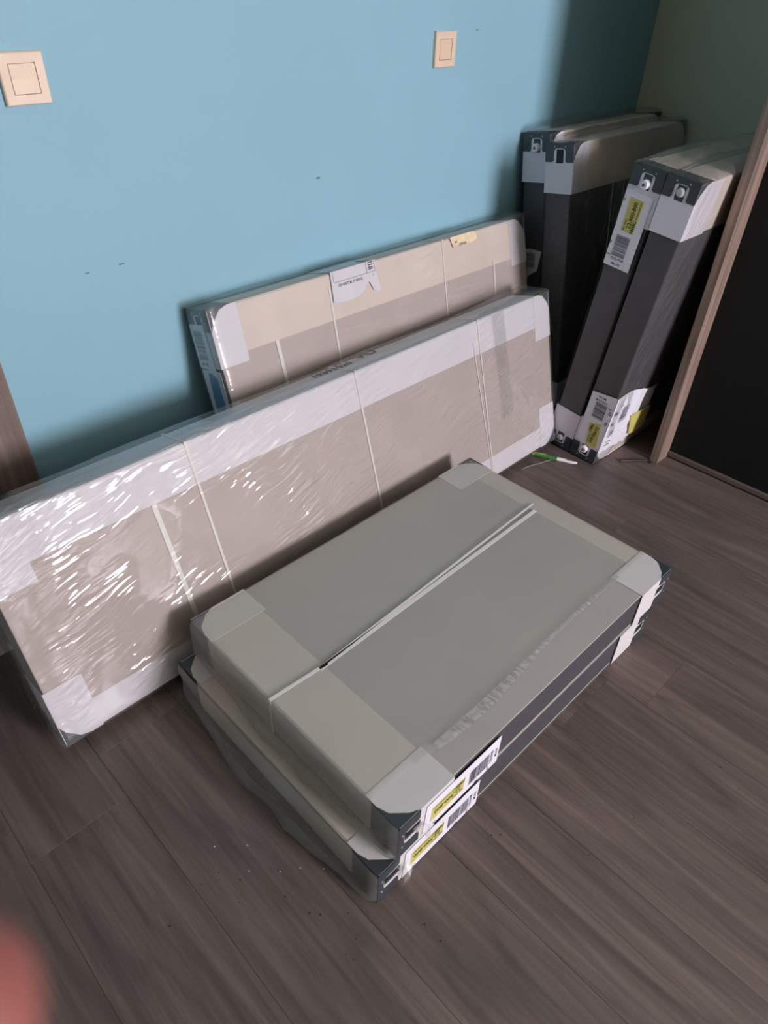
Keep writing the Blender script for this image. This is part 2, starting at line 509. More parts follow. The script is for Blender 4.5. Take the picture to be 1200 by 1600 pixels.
def barcode(parent, P, face, u0, u1, v0, v1, out, seed, along='v', mat='inkgrey'):
    b = bmesh.new(); pl = place(face, P); r = random.Random(seed)
    a0, a1 = (v0, v1) if along == 'v' else (u0, u1)
    a = a0
    while a < a1:
        w = r.choice((0.0007, 0.0012, 0.0019)); e = min(a + w, a1)
        q = rect(u0, u1, a, e) if along == 'v' else rect(a, e, v0, v1)
        b.faces.new([b.verts.new(pl(u, v, out)) for u, v in q])
        a = e + r.choice((0.0007, 0.0011, 0.0017))
    return obj('barcode', b, M[mat], parent, recalc=False)

def film_shell(P, mat, parent, keep, off=0.0, amp=0.003, amp_top=0.008, step=0.014, seed=0, bulge=None, rnd=0.010, fine=0.0):
    L, t, h = P['L'], P['t'], P['h']
    lo = np.array([-off, -off, -off]); hi = np.array([L + off, t + off, h + off])
    n = [max(3, int(round((hi[i] - lo[i]) / step))) for i in range(3)]
    n[1] = max(n[1], 9)
    vid = {}; V = []; F = []
    def vert(i, j, k):
        key = (i, j, k)
        if key not in vid:
            vid[key] = len(V)
            V.append((lo[0] + (hi[0] - lo[0]) * i / n[0], lo[1] + (hi[1] - lo[1]) * j / n[1], lo[2] + (hi[2] - lo[2]) * k / n[2]))
        return vid[key]
    for k in (0, n[2]):
        for i in range(n[0]):
            for j in range(n[1]):
                F.append((('t' if k else 'b'), (vert(i, j, k), vert(i + 1, j, k), vert(i + 1, j + 1, k), vert(i, j + 1, k))))
    for j in (0, n[1]):
        for i in range(n[0]):
            for k in range(n[2]):
                F.append((('r' if j else 'f'), (vert(i, j, k), vert(i + 1, j, k), vert(i + 1, j, k + 1), vert(i, j, k + 1))))
    for i in (0, n[0]):
        for j in range(n[1]):
            for k in range(n[2]):
                F.append((('x' if i else 'e'), (vert(i, j, k), vert(i, j + 1, k), vert(i, j + 1, k + 1), vert(i, j, k + 1))))
    V = np.array(V)
    cl = np.clip(V, lo + rnd, hi - rnd)
    d = V - cl
    d = d / np.maximum(1e-9, np.linalg.norm(d, axis=1))[:, None]
    base = cl + d * rnd
    q = base + seed * 3.17
    w = 0.75 * vnoise(q * [4, 12, 12]) + 0.25 * vnoise(q * [10, 26, 26] + 9)
    a = np.where(d[:, 2] > 0.5, amp_top, amp)
    a = np.where(d[:, 2] < -0.5, amp * 0.2, a)
    disp = a * np.clip(w * 1.6 - 0.35, 0, 1.2)
    if fine:
        disp = disp + fine * (1 - np.abs(2 * vnoise(q * [70, 70, 60]) - 1)) * np.where(d[:, 2] > 0.5, 1, 0.3)
    if bulge is not None: disp = disp + bulge(base, d)
    pos = base + d * disp[:, None]
    b = bmesh.new()
    vs = [None] * len(pos)
    for face, q4 in F:
        c = pos[list(q4)].mean(0)
        if not keep(face, c): continue
        for i in q4:
            if vs[i] is None: vs[i] = b.verts.new(pos[i])
        b.faces.new([vs[i] for i in q4])
    return obj('shrink_film', b, M[mat], parent, smooth=True)

NOTCH = []
for s in range(0, 9):
    ang = math.pi * s / 8
    NOTCH.append((math.cos(ang), math.sin(ang)))

def radiator(mat4, L, t, h, label, group=None, face='taupe', edge_cover='cream', sleeve='pale', band=0.117, band_low=0.07,
             flap=0.08, flap_h=0.14, plugs=(), e=0.004):
    """pack in local axes: x length, y thickness (front y=0), z height"""
    P = dict(L=L, t=t, h=h)
    r = empty('wrapped_radiator', mat4)
    tag(r, label, 'radiator', group)
    b = bmesh.new(); add_box(b, e, L - e, e, t - e, e, h - e, 0.004, 2)
    obj('wrapped_body', b, M['charcoal'], r)
    if face:
        for ya, yb in ((0.0018, e + 0.0005), (t - e - 0.0005, t - 0.0018)):
            b = bmesh.new(); add_box(b, 0.004, L - 0.004, ya, yb, 0.01, h - 0.01, 0.0008, 1)
            obj('cardboard_face', b, M[face], r)
    # cardboard channels over the two long edges
    for top, d in ((True, band), (False, band_low)):
        if not d: continue
        o_, th = 0.0012, 0.0014
        prof = [(o_, d), (o_, 0.006), (0.004, 0.0022), (0.010, o_), (t - 0.010, o_), (t - 0.004, 0.0022), (t - o_, 0.006), (t - o_, d),
                (t - o_ - th, d), (t - o_ - th, 0.007), (t - 0.010, o_ + th), (0.010, o_ + th), (o_ + th, 0.007), (o_ + th, d)]
        b = bmesh.new()
        add_prism(b, prof, (lambda y, z, x: (x, y, h - z)) if top else (lambda y, z, x: (x, y, z)), 0.006, L - 0.006)
        obj('edge_cover', b, M[edge_cover], r)
    for xe in (0, 1):
        for ze in (0, 1):
            X = (lambda a: L - a) if xe else (lambda a: a)
            Z = (lambda c: h - c) if ze else (lambda c: c)
            # pale cardboard sleeve: end plate with a slot, flaps folded on to both faces, corner cut off
            b = bmesh.new()
            s0, s1, cz = t / 2 - 0.014, t / 2 + 0.012, 0.055
            f_end = lambda y, c, a: (X(a), y, Z(c))
            for pr in (rect(0.001, s0, 0.004, flap_h), rect(s1, t - 0.001, 0.004, flap_h), rect(s0, s1, cz, flap_h), rect(s0, s1, 0.004, 0.017)):
                add_prism(b, pr, f_end, 0.0004, 0.0018)
            cut = 0.055
            poly = [(0.0004, cut), (cut * 0.18, cut * 0.62), (cut * 0.6, cut * 0.16), (cut, 0.002), (flap, 0.002), (flap, flap_h), (0.0004, flap_h)]
            add_prism(b, poly, lambda a, c, y: (X(a), y, Z(c)), 0.0003, 0.0012)
            add_prism(b, poly, lambda a, c, y: (X(a), y, Z(c)), t - 0.0012, t - 0.0003)
            sl = obj('corner_sleeve', b, M[sleeve], r)
            # charcoal plastic corner cap: block under the cut corner + end plate with a round-topped notch
            b = bmesh.new()
            add_prism(b, [(0.002, 0.0006), (0.065, 0.0006), (0.065, 0.008), (0.008, 0.065), (0.002, 0.065)],
                      lambda a, c, y: (X(a), y, Z(c)), 0.0008, t - 0.0008)
            nw, cap_h, mid = 0.021, 0.052, t / 2 - 0.001
            pts = [(0.0006, 0.0002), (t - 0.0006, 0.0002), (t - 0.0006, cap_h), (mid + nw + 0.004, cap_h), (mid + nw, cap_h - 0.004)]
            pts += [(mid + nw * math.copysign(abs(u) ** 0.55, u), 0.030 - 0.016 * v ** 0.55) for u, v in NOTCH]
            pts += [(mid - nw, cap_h - 0.004), (mid - nw - 0.004, cap_h), (0.0006, cap_h)]
            add_prism(b, pts, f_end, -0.0012, 0.0004)
            cp = obj('corner_cap', b, M['cap'], r)
            if xe == 0:
                for yy in (mid - 0.019, mid + 0.019):
                    b = bmesh.new(); c8 = [(yy + 0.0022 * math.cos(k * math.pi / 4), 0.0095 + 0.0022 * math.sin(k * math.pi / 4)) for k in range(8)]
                    add_prism(b, c8, f_end, -0.0022, -0.001)
                    obj('rivet', b, M['steel'], cp)
            kind = dict(plugs).get((xe, ze), 'socket')
            b = bmesh.new()
            pc = Vector(f_end(t / 2 - 0.001, 0.034, 0.0))
            ax = Vector((1 if xe == 0 else -1, 0, 0))
            if kind == 'plug':      # white plug with hexagonal hole, standing proud of the slot
                pc = Vector(f_end(t / 2 - 0.001, 0.041, 0.0))
                add_tube(b, [pc + ax * 0.004, pc - ax * 0.010, pc - ax * 0.013], [0.0125, 0.0125, 0.0105], 18, True)
                pg = obj('valve_plug', b, M['plug'], r)
                b = bmesh.new(); add_tube(b, [pc - ax * 0.0125, pc - ax * 0.0135], 0.0045, 6, True)
                obj('hex_hole', b, M['inkgrey'], pg)
            elif kind == 'foil':
                add_tube(b, [pc + ax * 0.004, pc - ax * 0.002, pc - ax * 0.005], [0.012, 0.0115, 0.007], 14, True)
                obj('foil_seal', b, M['foil'], r)
            else:
                add_box(b, min(X(0.0018), X(0.004)), max(X(0.0018), X(0.004)), s0 - 0.001, s1 + 0.001, min(Z(0.012), Z(cz + 0.001)), max(Z(0.012), Z(cz + 0.001)))
                obj('socket', b, M['dark'], r)
    return r, P

def strap(r, P, lines, out=0.0004, mat='strap', name='strap', over_top=True):
    """lines: (x_top, z_top, x_bottom, z_bottom, width)"""
    for xt, zt, xb, zb, w in lines:
        b = bmesh.new()
        add_prism(b, [(xt - w / 2, zt), (xt + w / 2, zt), (xb + w / 2, zb), (xb - w / 2, zb)],
                  lambda x, z, o: (x, -o, z), out - 0.0007, out)
        if over_top and zt > P['h'] - 0.02:
            add_box(b, xt - w / 2, xt + w / 2, -out, P['t'] + out, P['h'] - 0.0006, P['h'] + 0.0005)
        obj(name, b, M[mat], r)

def basis(o, ex, ey, ez):
    m = Matrix.Identity(4)
    for i, c in enumerate((ex, ey, ez)):
        for k in range(3): m[k][i] = c[k]
    for k in range(3): m[k][3] = o[k]
    return m

def lean_wall(x, y, th, yaw, t, z=0.0):      # leaning back, top towards +Y
    c, s, ca, sa = math.cos(th), math.sin(th), math.cos(yaw), math.sin(yaw)
    return basis((x, y, t * s + z), (ca, sa, 0), (-sa * c, ca * c, -s), (-sa * s, ca * s, c))

def lean_cup(x, y, ph, yaw, z=0.0):          # top towards -Y
    c, s, ca, sa = math.cos(ph), math.sin(ph), math.cos(yaw), math.sin(yaw)
    return basis((x, y, z), (ca, sa, 0), (-sa * c, ca * c, s), (sa * s, -ca * s, c))

def end_label(r, P, seed, flip=False, bare=False):
    """the standard printed label on an end face near a corner; b measured from the edge"""
    h = P['h']
    Z = (lambda c: c) if flip else (lambda c: h - c)
    rot = -90 if flip else 90
    up = 180 if flip else 0
    Y = (lambda y: P['t'] - y) if flip else (lambda y: y)
    lab = sheet(r, P, 'e', [(Y(0.012), Z(0.068)), (Y(P['t'] - 0.002), Z(0.062)), (Y(P['t'] - 0.002), Z(0.270)), (Y(0.012), Z(0.270))], 0.0012, 'paper')
    yl = sheet(lab, P, 'e', [(Y(0.034), Z(0.083)), (Y(0.076), Z(0.080)), (Y(0.074), Z(0.168)), (Y(0.036), Z(0.170))], 0.0016, 'yellow', 'yellow_sticker')
    lettering(yl, P, 'e', [('22-900-800', Y(0.0545), Z(0.124), 0.0160, rot, 0.95), ('FMBC', Y(0.0415), Z(0.152), 0.0135, rot, 1.0),
                           ('Construction sprl', Y(0.0405), Z(0.109), 0.0066, rot, 0.95), ('Réf. client', Y(0.068), Z(0.152), 0.0075, rot)], 0.0019)
    barcode(lab, P, 'e', min(Y(0.038), Y(0.080)), max(Y(0.038), Y(0.080)), min(Z(0.182), Z(0.240)), max(Z(0.182), Z(0.240)), 0.0016, seed)
    lettering(lab, P, 'e', [('COLOUR', Y(0.057), Z(0.247), 0.0100, up), ('ML170', Y(0.057), Z(0.261), 0.0095, up),
                            ('mts', Y(0.0885), Z(0.240), 0.0075, up), ('0', Y(0.0925), Z(0.208), 0.012, up), ('UR', Y(0.091), Z(0.092), 0.006, rot)], 0.0016)
    return lab

# --- the longest pack, leaning in front
tB, hB, LB = 0.10, 0.503, 1.737
rB, PB = radiator(lean_wall(0.132, 1.0015, 0.262, 0.007, tB, 0.002), LB, tB, hB,
                  'longest wrapped radiator, leaning lowest of the two, under glossy wrinkled clear film', face='taupe', edge_cover='pale', band=0.098, band_low=0.072)
strap(rB, PB, [(0.333, 0.405, 0.348, 0.002, 0.011), (0.437, hB, 0.451, 0.002, 0.006), (0.915, hB, 0.930, 0.002, 0.006),
               (1.362, 0.445, 1.396, 0.002, 0.004), (1.388, hB, 1.400, 0.002, 0.005)])
bm = bmesh.new(); prev = None
for i in range(45):                    # crumpled clear tape
    v = i / 44
    z = 0.500 - 0.325 * v
    row = []
    for c in range(6):
        u = c / 5
        q = np.array([[u * 3.0 + 2, v * 21.0, 5.0]])
        row.append(bm.verts.new((1.450 + 0.018 * v + 0.055 * u, -0.0015 - 0.0040 * float(vnoise(q)[0]), z + 0.006 * (u - 0.5))))
    if prev:
        for c in range(5): bm.faces.new((prev[c], prev[c + 1], row[c + 1], row[c]))
    prev = row
obj('clear_tape', bm, M['film_tape'], rB, smooth=True)
lettering(rB, PB, 't', [('19391020', 0.900, 0.070, 0.034, 0, 0.95), ('VU', 1.03, 0.086, 0.050, 0, 1.1)], 0.0004)
def bulge_b(p, d):
    top = np.clip(d[:, 2], 0, 1)
    end = np.clip(-d[:, 0], 0, 1)
    return top * (0.010 * np.exp(-((p[:, 0] - 1.62) / 0.10) ** 2) + 0.005 * np.exp(-((p[:, 0] - 0.55) / 0.3) ** 2)) + end * 0.008
film_shell(PB, 'film_b', rB, lambda f, c: f != 'b', off=0.003, amp=0.003, amp_top=0.010, step=0.012, seed=1, bulge=bulge_b, fine=0.0006)

# --- the pack leaning on the blue wall behind it
tA, hA, LA = 0.10, 0.672, 1.19
rA, PA = radiator(lean_wall(0.778, 1.160, 0.275, 0.001, tA, 0.002), LA, tA, hA,
                  'wrapped radiator leaning on the blue wall with a torn white shipping label on top', face='taupe', band=0.117)
strap(rA, PA, [(0.168, 0.556, 0.176, 0.002, 0.010), (0.358, 0.640, 0.335, 0.002, 0.006), (0.797, hA, 0.758, 0.002, 0.005), (1.021, 0.575, 1.000, 0.002, 0.007)])
lab = sheet(rA, PA, 'f', [(0.366, hA + 0.001), (0.362, 0.598), (0.408, 0.592), (0.452, 0.596), (0.474, 0.606), (0.485, 0.622), (0.494, 0.622),
                          (0.505, 0.598), (0.532, 0.589), (0.524, 0.628), (0.523, hA + 0.001)], 0.0040, 'paper', 'shipping_label')
bb = bmesh.new(); add_box(bb, 0.366, 0.523, -0.004, 0.088, hA + 0.0008, hA + 0.0014)
obj('label_fold', bb, M['paper'], lab)
lettering(lab, PA, 'f', [('CDB 3102KPTZ ML 170  8920712Z', 0.428, 0.636, 0.0094, 0, 0.62), ('1', 0.510, 0.637, 0.009, 0)], 0.0044)
bb = bmesh.new()
for x0, x1, z0, z1 in ((0.372, 0.518, 0.6452, 0.6462), (0.372, 0.3728, 0.646, hA), (0.488, 0.4892, 0.646, hA), (0.5175, 0.5183, 0.646, hA)):
    add_box(bb, x0, x1, -0.0046, -0.0042, z0, z1)
add_box(bb, 0.372, 0.518, 0.070, 0.0708, hA + 0.0014, hA + 0.0018)
obj('label_rule', bb, M['inkgrey'], lab)
bb = bmesh.new()
for k, z in enumerate((0.0, 0.004, 0.010, 0.016)):
    add_box(bb, 0.496, 0.512, -0.0047, -0.0042, 0.653 + z, 0.6555 + z)
add_box(bb, 0.496, 0.512, 0.004, 0.050, hA + 0.0014, hA + 0.0018)
obj('barcode', bb, M['ink'], lab)
lettering(lab, PA, 't', [('ARTIKEL : Radiateur', 0.405, 0.016, 0.010, 0, 0.8)], 0.0019)
lb2 = sheet(rA, PA, 'f', [(0.826, hA), (0.838, 0.640), (0.862, 0.643), (0.905, 0.644), (0.935, 0.640), (0.952, 0.651), (0.944, 0.664), (0.930, hA)],
            0.0044, 'oldpaper', 'torn_label')
lettering(lb2, PA, 'f', [('4/4', 0.850, 0.655, 0.009, 0), ('15391020', 0.878, 0.646, 0.010, 0, 0.9)], 0.0048)
# end face: label with barcode and a blue print
le = sheet(rA, PA, 'e', [(0.030, 0.636), (0.094, 0.636), (0.094, 0.532), (0.060, 0.528), (0.024, 0.505), (0.028, 0.55)], 0.0024, 'paper')
barcode(le, PA, 'e', 0.045, 0.084, 0.552, 0.622, 0.0028, 5)
lettering(le, PA, 'e', [('ML170', 0.066, 0.541, 0.010, 0)], 0.0028)
pr = sheet(rA, PA, 'e', rect(0.008, 0.092, 0.33, 0.526), 0.0018, 'paper', 'printed_card')
sheet(pr, PA, 'e', [(0.022, 0.36), (0.080, 0.36), (0.066, 0.520), (0.030, 0.518)], 0.0022, 'inkblue', 'blue_print')
film_shell(PA, 'film_a', rA, lambda f, c: f != 'b', off=0.003, amp=0.003, amp_top=0.012, step=0.013, seed=2, fine=0.0008)

# --- two packs lying flat, one on the other: height along -X, length along +Y, front face up
def flat(x, y, z): return basis((x, y, z), (0, 1, 0), (0, 0, -1), (-1, 0, 0))
hS, LS, tS = 0.917, 0.621, 0.098
rS2, PS2 = radiator(flat(0.389 + hS, 0.360, 0.100), LS, tS, hS, 'lower of two flat stacked radiators, lying on the floor under its twin',
                    face='grey_card', sleeve='pale_grey', edge_cover='cream_grey', band=0.13, band_low=0.066)
rS1, PS1 = radiator(flat(0.4304 + hS, 0.3582, 0.2040), LS, tS, hS, 'upper of two flat stacked radiators, with a split white strap across its face',
                    face='grey_card', sleeve='pale_grey', edge_cover='cream_grey', band=0.13, band_low=0.066, flap=0.082, flap_h=0.138)
for r_, P_, sd in ((rS1, PS1, 11), (rS2, PS2, 12)):
    end_label(r_, P_, sd)
strap(rS1, PS1, [(0.343, hS, 0.335, 0.780, 0.007), (0.337, 0.79, 0.369, 0.045, 0.0055), (0.334, 0.80, 0.348, 0.066, 0.010)], out=0.0030)
def bulge_s(p, d):                 # loose film billows out of the edge turned to the door, more so towards the floor
    top = np.clip(d[:, 2], 0, 1) ** 5
    u = np.clip(p[:, 0] / LS, 0, 1)
    diag = p[:, 0] * 0.8 - p[:, 1] * 1.6
    q = np.stack([diag * 13, p[:, 0] * 4, p[:, 1] * 0 + 2.5], 1)
    ridge = 1 - np.abs(2 * vnoise(q) - 1)
    belly = np.sin(u * math.pi) ** 0.6 * (0.35 + 0.9 * np.clip(p[:, 1] / tS, 0, 1))
    return top * belly * (0.011 + 0.010 * ridge)
def keep_s1(f, c):
    if f in 'e': return False
    if f == 'f' and c[0] < 0.067 + 0.004 * math.sin(c[2] * 7): return False
    return True
film_shell(PS1, 'film_s', rS1, keep_s1, off=0.0012, amp=0.0016, amp_top=0.010, step=0.012, seed=3, bulge=bulge_s, rnd=0.012)
film_shell(PS2, 'film_s', rS2, lambda f, c: f not in 'ef', off=0.0012, amp=0.0016, amp_top=0.014, step=0.012, seed=5,
           bulge=lambda p, d: 1.5 * bulge_s(p, d), rnd=0.012)
# torn, rolled edge of the film along the upper face, and film tails at the near corner
bm = bmesh.new(); prev = None
for i in range(61):
    z = 0.125 + (0.760 - 0.125) * i / 60
    x = 0.068 + 0.004 * math.sin(z * 7)
    w = 0.004 + 0.013 * max(0, math.sin((z - 0.38) * 6.0)) ** 2 * (z > 0.38) + 0.0012 * math.sin(z * 140)
    lift = 0.001 + 0.0016 * math.sin(z * 120) ** 2
    row = [bm.verts.new((x - w, -0.0012, z)), bm.verts.new((x - w * 0.4, -0.001 - lift, z)), bm.verts.new((x + 0.004, -0.0042, z))]
    if prev:
        for a in range(2): bm.faces.new((prev[a], prev[a + 1], row[a + 1], row[a]))
    prev = row
obj('torn_film_edge', bm, M['film_fold'], rS1, smooth=True)
def film_tail(r_, pts, w, seed):
    rr = random.Random(seed); b = bmesh.new(); pr_ = None
    for i, p in enumerate(pts):
        ww = w * (1 - 0.4 * i / len(pts))
        row = [b.verts.new((p[0] + rr.uniform(-.004, .004), p[1] + (k - 1) * ww * 0.6 + rr.uniform(-.003, .003), p[2] + (k - 1) * ww + rr.uniform(-.003, .003))) for k in range(3)]
        if pr_:
            for a in range(2): b.faces.new((pr_[a], pr_[a + 1], row[a + 1], row[a]))
        pr_ = row
    return obj('film_tail', b, M['film_fold'], r_)
film_tail(rS1, [(0.0, 0.040, 0.872), (-0.006, 0.055, 0.862), (-0.013, 0.062, 0.858), (-0.017, 0.071, 0.862)], 0.010, 1)
film_tail(rS2, [(0.0, 0.035, 0.858), (-0.008, 0.052, 0.852), (-0.014, 0.066, 0.855), (-0.018, 0.080, 0.862)], 0.010, 2)

# --- pair leaning on the wardrobe side: C2 nearest the wardrobe, C1 behind it
yawC, phC, tC = -0.0129, 0.1044, 0.0968
mC2 = lean_cup(1.871, 0.8560, phC, yawC, 0.001)
rC2, PC2 = radiator(mC2, 0.80, tC, 0.8957, 'dark upright radiator touching the wardrobe, big white label around its bottom corner',
                    face=None, band=0.14, band_low=0.06, flap=0.125, flap_h=0.145, plugs={((0, 1), 'foil'), ((0, 0), 'plug')})
mC1 = mC2 @ Matrix.Translation((0.004, tC + 0.003, -0.0098))
rC1, PC1 = radiator(mC1, 0.80, tC, 0.902, 'dark upright radiator with yellow-stickered label just under its top white plug',
                    face=None, band=0.14, band_low=0.06, flap=0.125, flap_h=0.145, plugs={((0, 1), 'plug'), ((0, 0), 'foil')})
end_label(rC1, PC1, 21)
# label wrapped round the bottom corner of C2: end part upside down, front part crumpled
lb = sheet(rC2, PC2, 'e', [(0.0, 0.058), (0.060, 0.056), (0.088, 0.066), (0.088, 0.246), (0.0, 0.262)], 0.0022, 'paper')
yl = sheet(lb, PC2, 'e', [(0.010, 0.064), (0.049, 0.057), (0.060, 0.140), (0.021, 0.153)], 0.0026, 'yellow', 'yellow_sticker')
lettering(yl, PC2, 'e', [('22-900-800', 0.0335, 0.106, 0.0150, -97, 0.95), ('FMBC', 0.050, 0.124, 0.0125, -97), ('Construction', 0.0455, 0.087, 0.0062, -97)], 0.0029)
barcode(lb, PC2, 'e', 0.023, 0.064, 0.164, 0.220, 0.0026, 22)
lettering(lb, PC2, 'e', [('COLOUR', 0.048, 0.2275, 0.0105, 180), ('ML170', 0.048, 0.2405, 0.0100, 180), ('mts', 0.012, 0.216, 0.008, 180),
                         ('0', 0.0075, 0.203, 0.020, 180, 0.9), ('0', 0.0085, 0.163, 0.018, 180, 0.9)], 0.0026)
bm = bmesh.new()
ny, nz = 24, 16
grid = {}
for i in range(ny + 1):
    for j in range(nz + 1):
        u, v = i / ny, j / nz
        x = 0.262 * u * (1 - 0.20 * (1 - v) ** 2) - 0.0018 * (i == 0)
        zlo = 0.046 + 0.002 * u
        zhi = 0.262 - 0.026 * u + 0.012 * math.sin(u * 5.2)
        z = zlo + (zhi - zlo) * v
        lift = 0.0022 + 0.010 * math.exp(-((u - 0.5) / 0.07) ** 2) * (0.4 + 0.6 * math.sin(v * 3.1)) + 0.006 * math.exp(-((u - 0.66) / 0.05) ** 2) \
            + 0.003 * math.sin(9 * u + 4 * v) ** 2 * (u > 0.2)
        grid[i, j] = bm.verts.new((x, -lift, z))
for i in range(ny):
    for j in range(nz):
        bm.faces.new((grid[i, j], grid[i + 1, j], grid[i + 1, j + 1], grid[i, j + 1]))
lf = obj('label', bm, M['paper'], rC2, smooth=True)
sheet(lf, PC2, 'f', [(0.116, 0.160), (0.150, 0.157), (0.248, 0.150), (0.256, 0.062), (0.200, 0.060), (0.155, 0.070), (0.140, 0.110)], 0.0150, 'yellow', 'yellow_sticker', 0.004)
lettering(lf, PC2, 'f', [('80', 0.016, 0.203, 0.020, 180, 0.9), ('90', 0.016, 0.163, 0.018, 180, 0.9), ('22', 0.035, 0.121, 0.018, 180),
                         ('ML 170', 0.034, 0.087, 0.0085, 180), ('Radiateur', 0.030, 0.074, 0.008, 180), ('ART', 0.036, 0.226, 0.008, 180)], 0.0062)
barcode(lf, PC2, 'f', 0.052, 0.096, 0.152, 0.213, 0.0062, 31)
bm = bmesh.new()
arrow = [(0.098, 0.132), (0.109, 0.129), (0.111, 0.104), (0.117, 0.103), (0.102, 0.082), (0.091, 0.107), (0.097, 0.106)]
add_prism(bm, arrow, lambda x, z, o: (x, -o, z), 0.0050, 0.0064)
ar = obj('printed_arrow', bm, M['ink'], lf)
sheet(ar, PC2, 'f', [(0.101, 0.126), (0.1055, 0.125), (0.107, 0.103), (0.101, 0.104)], 0.0068, 'inkgrey', 'arrow_fill')
fold = [(0.006, 0.000), (0.075, 0.002), (0.195, 0.012), (0.230, 0.044), (0.205, 0.060), (0.120, 0.050), (0.010, 0.060)]
sheet(rC2, PC2, 'f', [(0.075, 0.003), (0.21, 0.004), (0.232, 0.044), (0.205, 0.060), (0.120, 0.050)], 0.0018, 'cream', 'torn_card', 0.0006)
def bulge_c(p, d):
    top = np.clip(d[:, 2], 0, 1) ** 4
    return top * (0.012 * np.exp(-((p[:, 0] - 0.22) / 0.10) ** 2) + 0.008 * vnoise(p * [30, 26, 1] + 2))
film_shell(PC2, 'film_c', rC2, lambda f, c: f not in 'eb', off=0.0012, amp=0.0015, amp_top=0.022, step=0.012, seed=7, bulge=bulge_c, fine=0.003)
film_shell(PC1, 'film_c', rC1, lambda f, c: f not in 'ebf', off=0.0012, amp=0.0014, amp_top=0.020, step=0.012, seed=8, bulge=bulge_c, fine=0.003)

# --- pair leaning in the corner on the blue wall
phD, tD = -0.139, 0.1
yD = 1.1023
mD2 = lean_cup(2.003, yD, phD, 0.0, 0.0145)
rD2, PD2 = radiator(mD2, 0.706, tD, 0.893, 'dark upright radiator in the shaded corner whose top slot is empty',
                    face=None, band=0.14, band_low=0.06, flap=0.085, flap_h=0.14)
mD1 = mD2 @ Matrix.Translation((0.020, tD + 0.001, 0.0)) 
mD1.translation.z += 0.0150
rD1, PD1 = radiator(mD1, 0.686, tD, 0.903, 'dark upright radiator flat against the blue wall in the corner, with round white plug',
                    face=None, band=0.14, band_low=0.06, flap=0.07, flap_h=0.14, plugs={((0, 1), 'plug')})
strap(rD2, PD2, [(0.243, 0.752, 0.240, 0.002, 0.005), (0.315, 0.752, 0.312, 0.002, 0.003)], over_top=False)
lD = sheet(rD1, PD1, 'e', [(0.010, 0.556), (0.060, 0.560), (0.094, 0.555), (0.094, 0.40), (0.060, 0.470), (0.025, 0.492)], 0.0014, 'pale_grey')
barcode(lD, PD1, 'e', 0.035, 0.070, 0.500, 0.548, 0.0018, 41)
film_shell(PD2, 'film_c', rD2, lambda f, c: f not in 'eb', off=0.0012, amp=0.0016, amp_top=0.014, step=0.013, seed=9, bulge=bulge_c, fine=0.002)
film_shell(PD1, 'film_c', rD1, lambda f, c: f not in 'ebf', off=0.0012, amp=0.0012, amp_top=0.018, step=0.013, seed=10, bulge=bulge_c, fine=0.003)

# ------------------------------------------------------------------ small things on the floor
def along_matrix(a, b, z):
    a, b = Vector(a), Vector(b)
    d = (b - a).normalized()
    return basis((a[0], a[1], z), (d.x, d.y, 0), (-d.y, d.x, 0), (0, 0, 1)), (b - a).length
m4, ln = along_matrix((1.768, 1.028), (1.832, 0.893), 0.0065)
pen = empty('ballpoint_pen', m4); tag(pen, 'green and white four-colour ballpoint pen lying on the floor', 'pen')
bm = bmesh.new(); add_tube(bm, [(0.006, 0, 0), (ln * 0.55, 0, 0)], 0.0062, 14); obj('pen_barrel', bm, M['green'], pen, smooth=False)
bm = bmesh.new(); add_tube(bm, [(-0.002, 0, 0), (0.006, 0, 0)], [0.0052, 0.0060], 14); obj('pen_end', bm, M['lime'], pen)
bm = bmesh.new(); add_box(bm, 0.002, 0.045, -0.0022, 0.0022, 0.0056, 0.0082, 0.0006, 1); obj('pen_clip', bm, M['lime'], pen)
bm = bmesh.new(); add_tube(bm, [(ln * 0.55, 0, 0), (ln * 0.88, 0, 0), (ln * 0.97, 0, 0), (ln, 0, 0)], [0.0065, 0.0065, 0.0042, 0.0026], 14); obj('pen_body', bm, M['penwhite'], pen)
bm = bmesh.new(); add_box(bm, ln * 0.76, ln * 0.93, -0.0035, 0.0005, 0.0056, 0.0068, 0.0003, 1); obj('pen_slider', bm, M['penred'], pen)

bm = bmesh.new()
pts = [(1.672, 1.000), (1.70, 0.995), (1.735, 0.984), (1.772, 0.972), (1.803, 0.966)]
prev = None
for i, (x, y) in enumerate(pts):
    z = 0.0012 + 0.0014 * (i % 2)
    row = [bm.verts.new((x - 0.001, y - 0.0028, z)), bm.verts.new((x, y, z + 0.0022)), bm.verts.new((x + 0.001, y + 0.0028, z))]
    if prev:
        for a in range(2): bm.faces.new((prev[a], prev[a + 1], row[a + 1], row[a]))
    prev = row
tag(obj('plastic_strip', bm, M['film_fold']), 'thin clear plastic strip lying on the floor by the pen', 'plastic strip')

bm = bmesh.new()
add_tube(bm, [(1.957, 0.804, 0.0042), (1.998, 0.772, 0.0042), (2.026, 0.744, 0.0042), (2.029, 0.737, 0.0042), (2.027, 0.727, 0.0042)], 0.0042, 6)
tag(obj('hex_key', bm, M['iron']), 'small bent black hex key lying at the foot of the wardrobe panel', 'hex key')

